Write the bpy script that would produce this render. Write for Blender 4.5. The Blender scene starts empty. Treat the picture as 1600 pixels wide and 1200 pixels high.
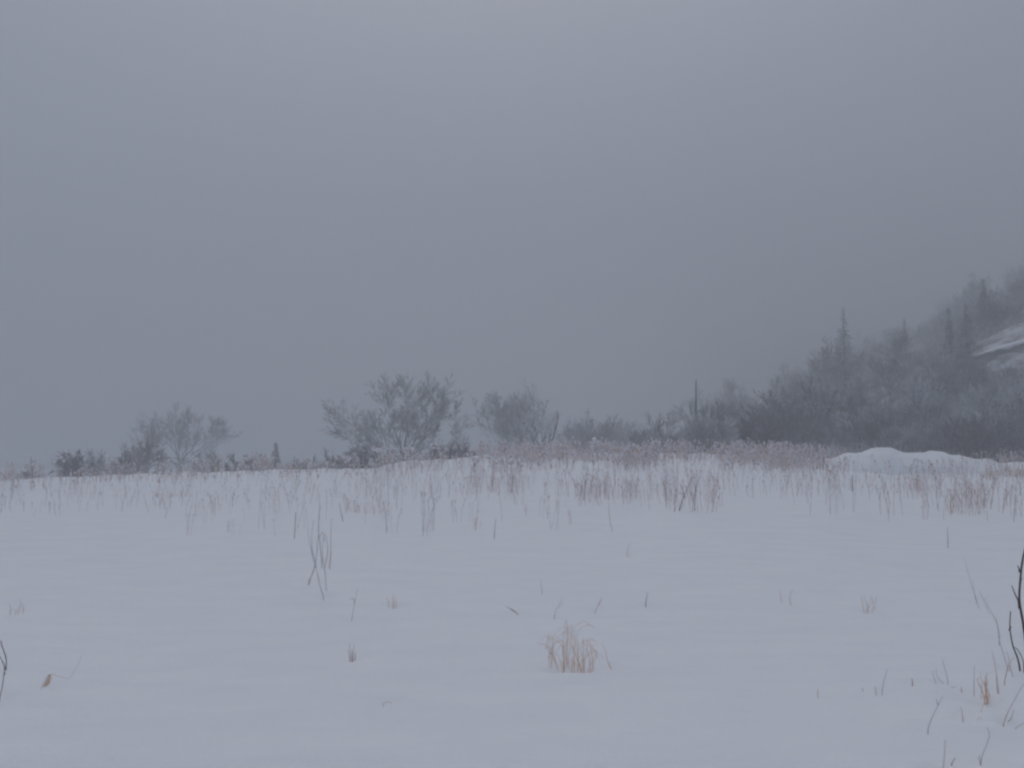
import bpy, math, random
from mathutils import Vector, Matrix, noise

# ------------------------------------------------------------------ camera, sky, sun, exposure
F = 1256.0                      # focal length in photo pixels (photo 1600 x 1200)
PITCH = math.atan(90.0 / F)     # eye-level line lies at row 690
EYE = 1.6
scene = bpy.context.scene
COL = scene.collection
cam_d = bpy.data.cameras.new('camera')
cam = bpy.data.objects.new('camera', cam_d)
COL.objects.link(cam)
cam.location = (0, 0, EYE)
cam.rotation_euler = (math.pi / 2 + PITCH, 0, 0)
cam_d.sensor_width = 36.0
cam_d.lens = 36.0 * F / 1600.0
cam_d.clip_start = 0.05
cam_d.clip_end = 3000
scene.camera = cam

SUN_EL, SUN_AZ = math.radians(63), math.radians(-3)     # veiled sun ahead of the camera
w = bpy.data.worlds.new('World')
scene.world = w
w.use_nodes = True
nt = w.node_tree
nt.nodes.clear()
out = nt.nodes.new('ShaderNodeOutputWorld')
bg = nt.nodes.new('ShaderNodeBackground')
sky = nt.nodes.new('ShaderNodeTexSky')
sky.sky_type = 'NISHITA'
sky.sun_disc = False
sky.sun_elevation = SUN_EL
sky.sun_rotation = SUN_AZ
sky.air_density = 1.0
sky.dust_density = 5.0
sky.ozone_density = 1.5
hs = nt.nodes.new('ShaderNodeHueSaturation')
hs.inputs['Saturation'].default_value = 0.95
nt.links.new(sky.outputs[0], hs.inputs['Color'])
nt.links.new(hs.outputs[0], bg.inputs['Color'])
bg.inputs['Strength'].default_value = 0.10
nt.links.new(bg.outputs[0], out.inputs[0])

sl = bpy.data.lights.new('sun', 'SUN')
sl.energy = 0.7
sl.angle = math.radians(55)
sl.color = (1.0, 0.99, 0.96)
so = bpy.data.objects.new('sun', sl)
COL.objects.link(so)
sv = Vector((math.sin(SUN_AZ) * math.cos(SUN_EL), math.cos(SUN_AZ) * math.cos(SUN_EL), math.sin(SUN_EL)))
so.rotation_euler = sv.to_track_quat('Z', 'Y').to_euler()

scene.view_settings.view_transform = 'Standard'
scene.view_settings.look = 'None'
scene.view_settings.gamma = 1
scene.view_settings.exposure = 0.08
scene.cycles.volume_bounces = 2
scene.cycles.max_bounces = 6
scene.cycles.diffuse_bounces = 3
scene.cycles.use_denoising = True
scene.cycles.filter_width = 2.4
HAZE_DENSITY = 0.0087

# ------------------------------------------------------------------ helpers
def tag(o, label=None, cat=None, group=None, kind=None):
    if label: o['label'] = label
    if cat: o['category'] = cat
    if group: o['group'] = group
    if kind: o['kind'] = kind
    return o

class MB:
    """collects tubes and faces, builds ONE mesh object"""
    def __init__(s): s.v = []; s.f = []; s.m = []
    def tube(s, pts, rads, n=4, mi=0, cap=True):
        base = len(s.v); k = len(pts)
        prev = None
        for i, p in enumerate(pts):
            if i == 0: d = pts[1] - pts[0]
            elif i == k - 1: d = pts[-1] - pts[-2]
            else: d = pts[i + 1] - pts[i - 1]
            if d.length < 1e-9: d = Vector((0, 0, 1))
            d = d.normalized()
            if prev is None:
                a = Vector((1, 0, 0)) if abs(d.x) < 0.8 else Vector((0, 1, 0))
                a = (a - d * a.dot(d)).normalized()
            else:
                a = prev - d * prev.dot(d)
                a = a.normalized() if a.length > 1e-6 else Vector((0, 1, 0))
            prev = a
            b = d.cross(a)
            for j in range(n):
                t = 2 * math.pi * j / n
                s.v.append(p + (a * math.cos(t) + b * math.sin(t)) * rads[i])
        for i in range(k - 1):
            for j in range(n):
                j2 = (j + 1) % n
                s.f.append((base + i * n + j, base + i * n + j2, base + (i + 1) * n + j2, base + (i + 1) * n + j)); s.m.append(mi)
        if cap:
            s.f.append(tuple(base + (k - 1) * n + j for j in range(n))); s.m.append(mi)
    def face(s, pts, mi=0):
        b = len(s.v); s.v.extend(pts); s.f.append(tuple(range(b, b + len(pts)))); s.m.append(mi)
    def lump(s, c, r, rng, mi=0, sz=1.0):
        """uneven little octahedral lump: snow cap, bud or seed head"""
        b = len(s.v)
        for d in ((1,0,0),(0,1,0),(-1,0,0),(0,-1,0),(0,0,1),(0,0,-1)):
            q = r * rng.uniform(.65, 1.3)
            s.v.append(c + Vector((d[0] * q, d[1] * q, d[2] * q * sz)))
        for a in range(4):
            a2 = (a + 1) % 4
            s.f.append((b + a, b + a2, b + 4)); s.f.append((b + a2, b + a, b + 5)); s.m += [mi, mi]
    def mesh(s, name, mats):
        me = bpy.data.meshes.new(name)
        me.from_pydata([tuple(p) for p in s.v], [], s.f)
        for m in (mats if isinstance(mats, (list, tuple)) else [mats]): me.materials.append(m)
        me.polygons.foreach_set('material_index', s.m)
        me.update()
        return me
    def build(s, name, mats, parent=None, loc=None):
        o = bpy.data.objects.new(name, s.mesh(name, mats)); COL.objects.link(o)
        if parent: o.parent = parent
        if loc is not None: o.location = loc
        return o

def empty(name, loc):
    o = bpy.data.objects.new(name, None); COL.objects.link(o); o.location = loc
    o.empty_display_size = .3
    return o

def copy_tree(o, parent=None):
    c = o.copy(); COL.objects.link(c); c.parent = parent
    for ch in KIDS.get(o.name, ()): copy_tree(ch, c)
    return c
KIDS = {}

def ss(a, b, x):
    t = min(1.0, max(0.0, (x - a) / (b - a))); return t * t * (3 - 2 * t)

# ------------------------------------------------------------------ terrain shape
CP, SP = math.cos(PITCH), math.sin(PITCH)
def ray(px, py):
    a, b = (px - 800) / F, (600 - py) / F
    return Vector((a, CP - SP * b, SP + CP * b))
CREST_Y = 40.0
CREST = [(-400, 768), (0, 752), (200, 744), (400, 738), (580, 737), (615, 727), (700, 719), (770, 712), (900, 709),
         (1100, 709), (1250, 715), (1400, 727), (1500, 727), (1600, 722), (2000, 715)]
def crest_h(u):
    px = 800 + u * F
    if px <= CREST[0][0]: r = CREST[0][1]
    elif px >= CREST[-1][0]: r = CREST[-1][1]
    else:
        for (x0, r0), (x1, r1) in zip(CREST, CREST[1:]):
            if x0 <= px <= x1:
                r = r0 + (r1 - r0) * ss(x0, x1, px); break
    d = ray(px, r)
    return EYE + d.z / d.y * CREST_Y
def hill_h(x, y):
    h = 0.60 * (x - 0.25 * y - 3.0)
    if h <= 0 or y < 44: return 0.0
    h = 100 * (1 - math.exp(-h / 100.0)) * ss(-1, 6, h) * ss(44, 84, y)
    return h
def H(x, y):
    yy = max(y, 1.0)
    u = x / max(yy, 12.0)
    c = crest_h(max(-1.2, min(1.2, u)))
    if y <= CREST_Y:
        h = c * max(0.0, (y - 9.0) / (CREST_Y - 9.0)) if y > 9 else 0.0
        h = c * (ss(6, 40, y) * .35 + .65 * max(0.0, (y - 9.0) / 31.0)) if y > 6 else 0.0
    else:
        h = c - 2.4 * ss(CREST_Y, 62, y)
    h += hill_h(x, y)
    if y > 95: h -= 9 * ss(95, 140, y) * (1 - ss(-1, 8, x - .25 * y - 3))
    k = ss(1, 6, abs(y) + abs(x))
    n = noise.noise(Vector((x * .16, y * .16, 3.1))) * .11 + noise.noise(Vector((x * .5, y * .9, 7.7))) * .018
    n += noise.noise(Vector((x * .05, y * .09, 1.3))) * .12 * ss(5, 14, y)
    n += noise.noise(Vector((x * .8 + y * .3, y * 2.0, 11.7))) * .026 + noise.noise(Vector((x * 2.3, y * 3.4, 21.7))) * .010
    if 26 < y < 60: n += (noise.noise(Vector((x * .9, y * .7, 31.7))) * .15 + noise.noise(Vector((x * 2.6, y * 1.6, 41.7))) * .06) * ss(26, 34, y) * (1 - ss(46, 60, y))
    if y > 50: n += noise.noise(Vector((x * .06, y * .06, 5))) * 1.6 * ss(50, 70, y)
    return h + n * k
def hit(px, py, ymax=300):
    """ground point seen at photo pixel px, py"""
    d = ray(px, py); d = d / d.y
    y = 2.0; step = .5
    while y < ymax:
        y2 = y * 1.03
        if EYE + d.z * y2 < H(d.x * y2, y2):
            for _ in range(14):
                m = (y + y2) / 2
                if EYE + d.z * m < H(d.x * m, m): y2 = m
                else: y = m
            return Vector((d.x * y2, y2, H(d.x * y2, y2)))
        y = y2
    return None
def at(px, py, Y):
    d = ray(px, py); d = d / d.y
    return Vector((d.x * Y, Y, EYE + d.z * Y))
def on(px, Y, sink=0.0):
    x = (px - 800) / F * Y * 1.0
    return Vector((x, Y, H(x, Y) - sink))

# ------------------------------------------------------------------ materials
def mat(name):
    m = bpy.data.materials.new(name); m.use_nodes = True
    return m, m.node_tree, m.node_tree.nodes['Principled BSDF']
def N(t, kind, **kw):
    n = t.nodes.new(kind)
    for k, v in kw.items(): setattr(n, k, v)
    return n
def snow_mat():
    m, t, b = mat('snow')
    b.inputs['Roughness'].default_value = .62
    b.inputs['Specular IOR Level'].default_value = .35
    tc = N(t, 'ShaderNodeTexCoord')
    n1 = N(t, 'ShaderNodeTexNoise'); n1.inputs['Scale'].default_value = 2.2; n1.inputs['Detail'].default_value = 6
    n2 = N(t, 'ShaderNodeTexNoise'); n2.inputs['Scale'].default_value = 38; n2.inputs['Detail'].default_value = 4
    mp = N(t, 'ShaderNodeMapping'); mp.inputs['Scale'].default_value = (.5, 1.4, 1)
    t.links.new(tc.outputs['Object'], mp.inputs[0])
    t.links.new(mp.outputs[0], n1.inputs['Vector']); t.links.new(tc.outputs['Object'], n2.inputs['Vector'])
    b1 = N(t, 'ShaderNodeBump'); b1.inputs['Strength'].default_value = .85; b1.inputs['Distance'].default_value = .06
    b2 = N(t, 'ShaderNodeBump'); b2.inputs['Strength'].default_value = .6; b2.inputs['Distance'].default_value = .008
    t.links.new(n1.outputs[0], b1.inputs['Height']); t.links.new(n2.outputs[0], b2.inputs['Height'])
    t.links.new(b1.outputs[0], b2.inputs['Normal']); t.links.new(b2.outputs[0], b.inputs['Normal'])
    cr = N(t, 'ShaderNodeValToRGB')
    cr.color_ramp.elements[0].position = .3; cr.color_ramp.elements[0].color = (.81, .845, .90, 1)
    cr.color_ramp.elements[1].position = .7; cr.color_ramp.elements[1].color = (.85, .88, .925, 1)
    t.links.new(n1.outputs[0], cr.inputs[0]); t.links.new(cr.outputs[0], b.inputs['Base Color'])
    return m
def frosted(name, dark, frost=(.72, .76, .80), amount=.5, scale=.6, up=.5, rough=.85):
    """bark or stalk colour with rime on its upper sides and in drifting patches"""
    m, t, b = mat(name)
    b.inputs['Roughness'].default_value = rough
    b.inputs['Specular IOR Level'].default_value = .2
    g = N(t, 'ShaderNodeNewGeometry'); sx = N(t, 'ShaderNodeSeparateXYZ')
    t.links.new(g.outputs['Normal'], sx.inputs[0])
    n = N(t, 'ShaderNodeTexNoise'); n.inputs['Scale'].default_value = scale; n.inputs['Detail'].default_value = 3
    t.links.new(g.outputs['Position'], n.inputs['Vector'])
    mr = N(t, 'ShaderNodeMapRange'); mr.inputs['From Min'].default_value = .35; mr.inputs['From Max'].default_value = .65
    t.links.new(n.outputs[0], mr.inputs['Value'])
    mu = N(t, 'ShaderNodeMath', operation='MULTIPLY'); mu.inputs[1].default_value = up
    t.links.new(sx.outputs[2], mu.inputs[0])
    mn = N(t, 'ShaderNodeMath', operation='MULTIPLY'); mn.inputs[1].default_value = amount
    t.links.new(mr.outputs[0], mn.inputs[0])
    ad = N(t, 'ShaderNodeMath', operation='ADD', use_clamp=True)
    t.links.new(mu.outputs[0], ad.inputs[0]); t.links.new(mn.outputs[0], ad.inputs[1])
    n2 = N(t, 'ShaderNodeTexNoise'); n2.inputs['Scale'].default_value = scale * .45
    t.links.new(g.outputs['Position'], n2.inputs['Vector'])
    mc = N(t, 'ShaderNodeMixRGB'); mc.inputs[1].default_value = (*dark, 1)
    mc.inputs[2].default_value = (dark[0] * 1.7, dark[1] * 1.35, dark[2] * 1.35, 1)
    t.links.new(n2.outputs[0], mc.inputs[0])
    mx = N(t, 'ShaderNodeMixRGB'); mx.inputs[2].default_value = (*frost, 1)
    t.links.new(mc.outputs[0], mx.inputs[1]); t.links.new(ad.outputs[0], mx.inputs[0])
    t.links.new(mx.outputs[0], b.inputs['Base Color'])
    return m
SNOW = snow_mat()
FROST = frosted('rime', (.62, .65, .70), (.86, .88, .92), .6, 9)
BARK = frosted('bark', (.035, .032, .035), amount=.18, up=.35)
TWIG = frosted('frosted_twigs', (.050, .045, .052), amount=.55, scale=.35, up=.35)
TWIG_PALE = frosted('rimed_twigs', (.20, .205, .215), amount=1.0, scale=.35, up=.4)
TWIG_RED = frosted('reddish_brush_twigs', (.055, .032, .040), amount=.08, scale=.3, up=.2)
NEEDLE = frosted('needles', (.020, .028, .026), amount=.7, scale=1.3, up=.5)
WEED_RED = frosted('reddish_weed', (.36, .235, .18), amount=.55, scale=6, up=.4)
WEED_GREY = frosted('grey_weed', (.37, .34, .33), amount=.65, scale=6, up=.4)
WEED_RIMED = frosted('rimed_weed', (.60, .545, .49), amount=.9, scale=4, up=.5)
WEED_TAN = frosted('tan_grass', (.50, .39, .28), amount=.4, scale=8, up=.3)
WEED_DARK = frosted('dark_weed', (.11, .08, .085), amount=.25, scale=6, up=.3)
OSIER = frosted('red_brown_bark', (.040, .018, .020), amount=.06, scale=20, up=.12, rough=.6)
STRAW = frosted('straw', (.58, .44, .29), amount=.4, scale=12, up=.2)
def litter_mat():
    m, t, b = mat('hillside_snow_and_litter')
    b.inputs['Roughness'].default_value = .9
    tc = N(t, 'ShaderNodeTexCoord')
    n = N(t, 'ShaderNodeTexNoise'); n.inputs['Scale'].default_value = .22; n.inputs['Detail'].default_value = 7; n.inputs['Roughness'].default_value = .7
    t.links.new(tc.outputs['Object'], n.inputs['Vector'])
    cr = N(t, 'ShaderNodeValToRGB')
    e = cr.color_ramp.elements
    e[0].position = .45; e[0].color = (.06, .052, .06, 1)
    e[1].position = .60; e[1].color = (.62, .65, .70, 1)
    t.links.new(n.outputs[0], cr.inputs[0]); t.links.new(cr.outputs[0], b.inputs['Base Color'])
    return m
LITTER = litter_mat()

# ------------------------------------------------------------------ ground and hill
def axis(lo, hi, core, step, growth):
    vals = [0.0]; s = step; x = 0
    while x < hi:
        if x > core: s *= growth
        x += s; vals.append(min(x, hi))
    neg = []; s = step; x = 0
    while x > lo:
        if -x > core: s *= growth
        x -= s; neg.append(max(x, lo))
    return sorted(set(neg + vals))
XS = axis(-390, 390, 5, .085, 1.04)
YS = [y + 7 for y in axis(-397, 383, 4.5, .075, 1.03)]
FEET = []
def dent(x, y):
    z = 0.0
    for (fx, fy, r, d) in FEET:
        q = (x - fx) ** 2 + (y - fy) ** 2
        if q < r * r * 9: z += -d * math.exp(-q / (r * r)) + d * .5 * math.exp(-(math.sqrt(q) - 1.7 * r) ** 2 / (r * r * .5))
    return z
def build_ground():
    V = []; idx = {}
    for j, y in enumerate(YS):
        for i, x in enumerate(XS):
            V.append((x, y, H(x, y) + (dent(x, y) if 2 < y < 13 and abs(x) < 8 else 0)))
    nx = len(XS); A = []; B = []
    for j in range(len(YS) - 1):
        for i in range(nx - 1):
            q = (j * nx + i, j * nx + i + 1, (j + 1) * nx + i + 1, (j + 1) * nx + i)
            x, y = XS[i], YS[j]
            (B if (y > 50 and hill_h(x, y) > .35) else A).append(q)
    for name, fs, m in (('snow_field', A, SNOW), ('hill', B, LITTER)):
        used = sorted({k for f in fs for k in f}); re = {k: n for n, k in enumerate(used)}
        me = bpy.data.meshes.new(name)
        me.from_pydata([V[k] for k in used], [], [tuple(re[k] for k in f) for f in fs])
        me.materials.append(m)
        me.polygons.foreach_set('use_smooth', [True] * len(me.polygons)); me.update()
        o = bpy.data.objects.new(name, me); COL.objects.link(o)
        tag(o, kind='structure')

def heap(name, loc, fn, nx, ny, sx, sy, m=SNOW):
    """snow heap: top surface fn(u,v) above the ground, u, v in 0..1, edges running into the ground"""
    V = []; Fc = []
    for j in range(ny + 1):
        for i in range(nx + 1):
            u, v = i / nx, j / ny
            x, y = loc[0] + (u - .5) * sx, loc[1] + (v - .5) * sy
            V.append((x - loc[0], y - loc[1], H(x, y) + fn(u, v) - loc[2]))
    for j in range(ny):
        for i in range(nx):
            k = j * (nx + 1) + i
            Fc.append((k, k + 1, k + nx + 2, k + nx + 1))
    me = bpy.data.meshes.new(name); me.from_pydata(V, [], Fc); me.materials.append(m)
    me.polygons.foreach_set('use_smooth', [True] * len(me.polygons)); me.update()
    o = bpy.data.objects.new(name, me); COL.objects.link(o); o.location = loc
    return o
def prof(pairs, u):
    for (a, ha), (b, hb) in zip(pairs, pairs[1:]):
        if a <= u <= b: return ha + (hb - ha) * ss(a, b, u)
    return 0
def bank_fn(u, v):
    top = 1.08 * prof([(0, 0), (.07, .40), (.2, .62), (.34, .92), (.5, .82), (.62, .78), (.75, .66), (.87, .50), (1, 0)], u)
    f = math.sin(math.pi * min(1, max(0, v))) ** .8
    n = noise.noise(Vector((u * 9, v * 5, 2))) * .09 + noise.noise(Vector((u * 26, v * 11, 4))) * .035
    return (top + n * (1 if top > .2 else top * 5)) * f - .06
b = on(1420, 34)
tag(heap('snow_bank', b, bank_fn, 90, 30, 7.6, 3.6), 'smooth white bank of heaped snow in front of the dark wooded slope', 'snow bank')

def drift_fn(u, v):
    return .16 * math.sin(math.pi * u) ** .6 * math.sin(math.pi * v) - .03
b = on(650, 38.5)
tag(heap('snow_drift', b, drift_fn, 40, 14, 3.4, 2.0), 'low rounded snow drift on the field edge below the wide bare tree', 'snow drift')

# ------------------------------------------------------------------ trees
def perp(d, rng):
    a = Vector((rng.gauss(0, 1), rng.gauss(0, 1), rng.gauss(0, 1)))
    a = a - d * a.dot(d)
    return a.normalized() if a.length > 1e-6 else Vector((1, 0, 0))
def grow(limb, twig, p, d, L, r, lvl, rng, P):
    """limb: MB for wood of level >= P['cut'], twig: MB for finer wood"""
    n = 4 if lvl >= 2 else (3 if lvl == 1 else 2)
    pts = [p]; rads = [r]; q = p; dd = d.copy()
    for i in range(n):
        dd = (dd + perp(dd, rng) * P['wob'] + Vector((0, 0, P['up']))).normalized()
        q = q + dd * (L / n)
        pts.append(q); rads.append(max(P['rmin'], r * (1 - .68 * (i + 1) / n)))
    mb = limb if lvl >= P['cut'] else twig
    mb.tube(pts, rads, 5 if lvl >= P['cut'] else 3, cap=False)
    if lvl <= 0: return
    kids = P['kids'][lvl - 1]
    for k in range(kids):
        t = rng.uniform(P['from'][lvl - 1], 1.0) if k else 1.0
        f = t * n; i = min(n - 1, int(f)); pos = pts[i].lerp(pts[i + 1], f - i)
        base = (pts[i + 1] - pts[i]).normalized()
        sp = P['spread'] * rng.uniform(.6, 1.3) * (.5 if k == 0 else 1)
        nd = (base + perp(base, rng) * sp).normalized()
        rr = max(P['rmin'], (rads[i] + (rads[i + 1] - rads[i]) * (f - i)) * .62)
        grow(limb, twig, pos, nd, L * rng.uniform(*P['ratio']), rr, lvl - 1, rng, P)
BASEP = dict(wob=.16, up=.05, rmin=.009, cut=2, kids=[5, 5, 5, 5], spread=.75, ratio=(.48, .72))
BASEP['from'] = [.15, .2, .3, .35]
def P_(**k):
    q = dict(BASEP); q.update(k); return q
def make_tree(name, loc, limbs, P, seed, mlimb=BARK, mtwig=TWIG, trunk=None):
    """limbs: (height on trunk, direction, length, radius, level); trunk: (points, radii)"""
    rng = random.Random(seed)
    root = empty(name, loc)
    L, T = MB(), MB()
    if trunk: L.tube([Vector(p) for p in trunk[0]], trunk[1], 8)
    for (z, d, ln, r, lvl) in limbs:
        grow(L, T, Vector((z if isinstance(z, tuple) else (0, 0, z))), Vector(d).normalized(), ln, r, lvl, rng, P)
    a = L.build('trunk', mlimb, root); c = T.build('crown', mtwig, root)
    KIDS[root.name] = [a, c]
    return root

# the wide bare tree left of centre, 74 m off
Y0 = 74
loc = on(632, Y0, .1)
spr = [(-1.0, -.1, .62, 6.0), (-.8, .4, .9, 5.3), (-.45, -.4, 1.2, 5.6), (-.12, .2, 1.5, 6.1), (.12, -.3, 1.6, 6.2), (.42, .3, 1.35, 6.0),
       (.72, -.2, 1.0, 6.3), (.95, .2, .62, 5.2), (-.9, -.5, .35, 4.2), (.9, -.5, .38, 4.4), (-.2, -.9, .9, 4.6), (.3, .9, .9, 4.6),
       (-1, .1, .42, 5.4)]
limbs = [((0, 0, random.Random(i).uniform(.8, 2.1)), (a, b_, c), l * .80, .08, 4) for i, (a, b_, c, l) in enumerate(spr)]
t = make_tree('bare_tree', loc, limbs, P_(spread=.68, kids=[7, 6, 5, 5], ratio=(.40, .60), wob=.17, up=.04, rmin=.010), 11, BARK, TWIG,
              ([(0, 0, -.6), (0, 0, .8), (.05, 0, 1.9)], [.36, .28, .2]))
tag(t, 'wide spreading bare tree with a short dark trunk, alone beyond the field edge', 'tree', 'bare trees fading into the fog')

# left tree
loc = on(284, 94, .1)
spr = [(-.9, 0, .8, 4.9), (-.45, .3, 1.4, 4.9), (.05, -.3, 1.6, 4.6), (.45, .2, 1.2, 4.4), (1.1, 0, .75, 5.0), (-1.1, -.3, .40, 4.6), (1, .3, .45, 4.4), (-.1, .8, .8, 3.4), (.8, -.5, .9, 4.6), (-.7, .4, .9, 4.6)]
limbs = [((0, 0, .4 + .12 * i), (a, b_, c), l * .84, .08, 4) for i, (a, b_, c, l) in enumerate(spr)]
t = make_tree('bare_tree', loc, limbs, P_(spread=.8, kids=[6, 6, 5, 4], ratio=(.42, .6), rmin=.011), 23, BARK, TWIG,
              ([(0, 0, -.6), (0, 0, 1.2)], [.26, .17]))
tag(t, 'rounded bare tree at the far left with one branch reaching out to the right', 'tree', 'bare trees fading into the fog')

# tree with the dark broken spar, right of centre
loc = on(848, 70, .1)
spr = [(-.8, .2, .7, 3.4), (-.35, -.2, 1.3, 3.8), (0, .3, 1.6, 4.2), (.3, 0, 1.5, 3.6), (-.9, -.4, .5, 3.6), (.6, .4, .7, 2.4), (-.6, .8, 1, 3.4)]
limbs = [((0, 0, .8 + .2 * i), (a, b_, c), l * .9, .085, 4) for i, (a, b_, c, l) in enumerate(spr)]
t = make_tree('bare_tree', loc, limbs, P_(spread=.7, kids=[5, 5, 4, 4], ratio=(.42, .62), rmin=.014), 31, BARK, TWIG_PALE,
              ([(0, 0, -.6), (.06, 0, 1.2), (.0, 0, 2.6), (.25, 0, 3.7)], [.22, .17, .12, .07]))
mb = MB(); rng = random.Random(5)
mb.tube([Vector((.25, 0, 2.6)), Vector((.9, 0, 3.5)), Vector((1.12, 0, 4.4)), Vector((1.34, 0, 5.4)), Vector((1.3, 0, 5.9))], [.09, .085, .09, .075, .03], 6)
mb.tube([Vector((1.34, 0, 5.2)), Vector((1.2, .1, 5.5))], [.03, .02], 4)
mb.build('broken_limb', WEED_DARK, t)
tag(t, 'pale frosted bare tree with one dark broken limb standing up at its right', 'tree', 'bare trees fading into the fog')

# pale bush mass behind and left of it
def bush(name, loc, rad, h, seed, mt, n=12, lvl=3, rmin=.013):
    rng = random.Random(seed)
    limbs = []
    for i in range(n):
        a = rng.uniform(0, 2 * math.pi); s = rng.uniform(.15, 1)
        limbs.append(((rng.uniform(-.3, .3) * rad * .5, rng.uniform(-.3, .3) * rad * .5, -.1),
                      (math.cos(a) * s * rad / h, math.sin(a) * s * rad / h, 1), h * rng.uniform(.6, .8), .04 if lvl > 3 else .02, lvl))
    return make_tree(name, loc, limbs, P_(spread=.7, kids=[5, 6, 5, 4], ratio=(.4, .6), rmin=rmin, cut=3), seed, BARK, mt)
for nm, px, Y, rad, h, sd, mt, lb in (
    ('bare_tree', 792, 88, 3.4, 6.3, 41, TWIG, 'rounded bare crown half lost in fog left of the tree with the dark broken limb'),
    ('bare_tree', 950, 92, 4.4, 4.6, 43, TWIG, 'low broad bare crown lost in fog between the broken limbed tree and the leaning snag'),
    ('bare_tree', 905, 100, 3, 4.4, 47, TWIG, 'faintest low bare crown in the fog right beside the tree with the broken limb'),
    ('bare_tree', 1010, 82, 2.4, 3.4, 48, TWIG, 'small bare crown left of the leaning snag'),
    ('bare_tree', 1062, 80, 2.8, 3.4, 44, TWIG, 'low hazy bare crown just left of the tall thin pole'),
    ('bare_tree', 1118, 84, 3.6, 6.0, 45, TWIG, 'rounded hazy bare crown right of the tall thin pole at the toe of the slope'),
    ('bare_tree', 1150, 88, 3.6, 7.4, 46, TWIG_PALE, 'pale rounded bare crown behind the toe of the slope'),
    ('bare_tree', 985, 90, 3.0, 4.2, 49, TWIG_PALE, 'pale low bare crown between the broad low crown and the bent snag'),
    ('bare_shrub', 138, 56, 2.3, 2.6, 51, TWIG_PALE, 'dark grey brown shrub at the far left end of the field edge'),
    ('bare_shrub', 112, 53, 1.3, 2.3, 52, TWIG, 'narrow grey brown shrub, leftmost of the dark shrubs'),
    ('bare_shrub', 185, 56, 2.4, 2.9, 53, TWIG, 'grey brown shrub between the far left shrub and the rounded left tree'),
    ('bare_shrub', 215, 66, 2.6, 3.4, 54, TWIG, 'taller grey shrub touching the left side of the rounded left tree'),
    ('bare_shrub', 330, 62, 2.6, 2.6, 55, TWIG, 'low grey shrub under the outstretched branch of the left tree'),
    ('bare_shrub', 385, 52, 2.2, 1.9, 56, TWIG_RED, 'low shrub left of the tiny dark evergreen'),
    ('bare_shrub', 480, 52, 2.6, 1.8, 57, TWIG, 'low grey shrub right of the tiny dark evergreen'),
    ('bare_shrub', 545, 52, 2.4, 2.1, 58, TWIG, 'low frosted shrub left of the wide bare tree'),
    ('bare_shrub', 600, 52, 1.6, 2.0, 59, TWIG_RED, 'dark low shrub at the left foot of the wide bare tree'),
    ('bare_shrub', 685, 52, 2.0, 1.9, 60, TWIG, 'low shrub at the right foot of the wide bare tree'),
    ('bare_shrub', 725, 54, 2.0, 2.3, 61, TWIG_RED, 'low reddish shrub between the two largest bare trees'),
    ('bare_shrub', 40, 52, 2.4, 1.6, 62, TWIG, 'faint low shrub at the left edge of the picture'),
):
    t = bush(nm, on(px, Y, .1), rad, h, sd, mt, n=12 if nm == 'bare_tree' else 8, lvl=4 if h > 3 else 3)
    tag(t, lb, 'tree' if nm == 'bare_tree' else 'shrub', 'bare trees fading into the fog' if nm == 'bare_tree' else 'shrubs along the far edge of the field')

# leaning snag, pole, stump
rng = random.Random(71)
loc = on(1040, 56, .1)
root = empty('snag_tree', loc)
mb = MB()
p0 = [(.1, 0, -.3), (.05, 0, 1.2), (-.15, 0, 2.3), (-.5, .0, 3.4), (-.42, 0, 4.0)]
mb.tube([Vector(p) for p in p0], [.15, .13, .11, .09, .04], 6)
mb.tube([Vector((-.5, 0, 3.4)), Vector((-.1, 0, 3.9)), Vector((.2, 0, 3.7))], [.06, .05, .02], 5)
mb.tube([Vector((-.15, 0, 2.2)), Vector((.3, .1, 2.9)), Vector((.8, 0, 2.6))], [.06, .05, .03], 5)
tr = mb.build('trunk', BARK, root)
L, T = MB(), MB()
for z, d, l in ((1.2, (.5, .2, 1), 1.6), (1.6, (-.6, .3, .8), 1.5), (2.2, (.7, -.2, .5), 1.5), (1.0, (-.4, -.5, 1), 1.4), (.5, (1, .2, .6), 1.6), (2.8, (.3, .2, 1), 1.0), (.6, (-.9, .2, .6), 1.4)):
    grow(T, T, Vector((0, 0, z)), Vector(d).normalized(), l, .035, 3, rng, P_(kids=[5, 6, 5, 4], spread=.8, rmin=.011))
T.build('crown', TWIG, root)
tag(root, 'dark broken snag with a bent top, just left of the tall thin pole', 'dead tree')

root = empty('dead_pole_tree', on(1088, 58, .1)); mb = MB()
mb.tube([Vector((0, 0, -.3)), Vector((.02, 0, 2.4)), Vector((-.03, 0, 4.8)), Vector((.02, 0, 7.1))], [.13, .11, .08, .035], 6)
mb.build('trunk', BARK, root)
for k in range(16):
    T = MB()
    z = rng.uniform(.8, 6.4); a = rng.uniform(0, 6.28)
    T.tube([Vector((0, 0, z)), Vector((math.cos(a) * .3, math.sin(a) * .3, z + rng.uniform(-.1, .15)))], [.018, .008], 3)
    T.build('branch', TWIG, root)
tag(root, 'tall thin bare pole of a dead tree rising straight above the field edge', 'dead tree')

mb = MB(); mb.tube([Vector((0, 0, -.2)), Vector((.02, 0, .45)), Vector((-.03, 0, .95)), Vector((.01, 0, 1.2))], [.09, .10, .085, .03], 7)
mb.tube([Vector((0, 0, .7)), Vector((.09, 0, 1.0))], [.04, .02], 5)
o = mb.build('tree_stump', OSIER); o.location = on(1056, 47, .0)
tag(o, 'short black stump between the bent snag and the tall thin pole', 'stump')

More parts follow.
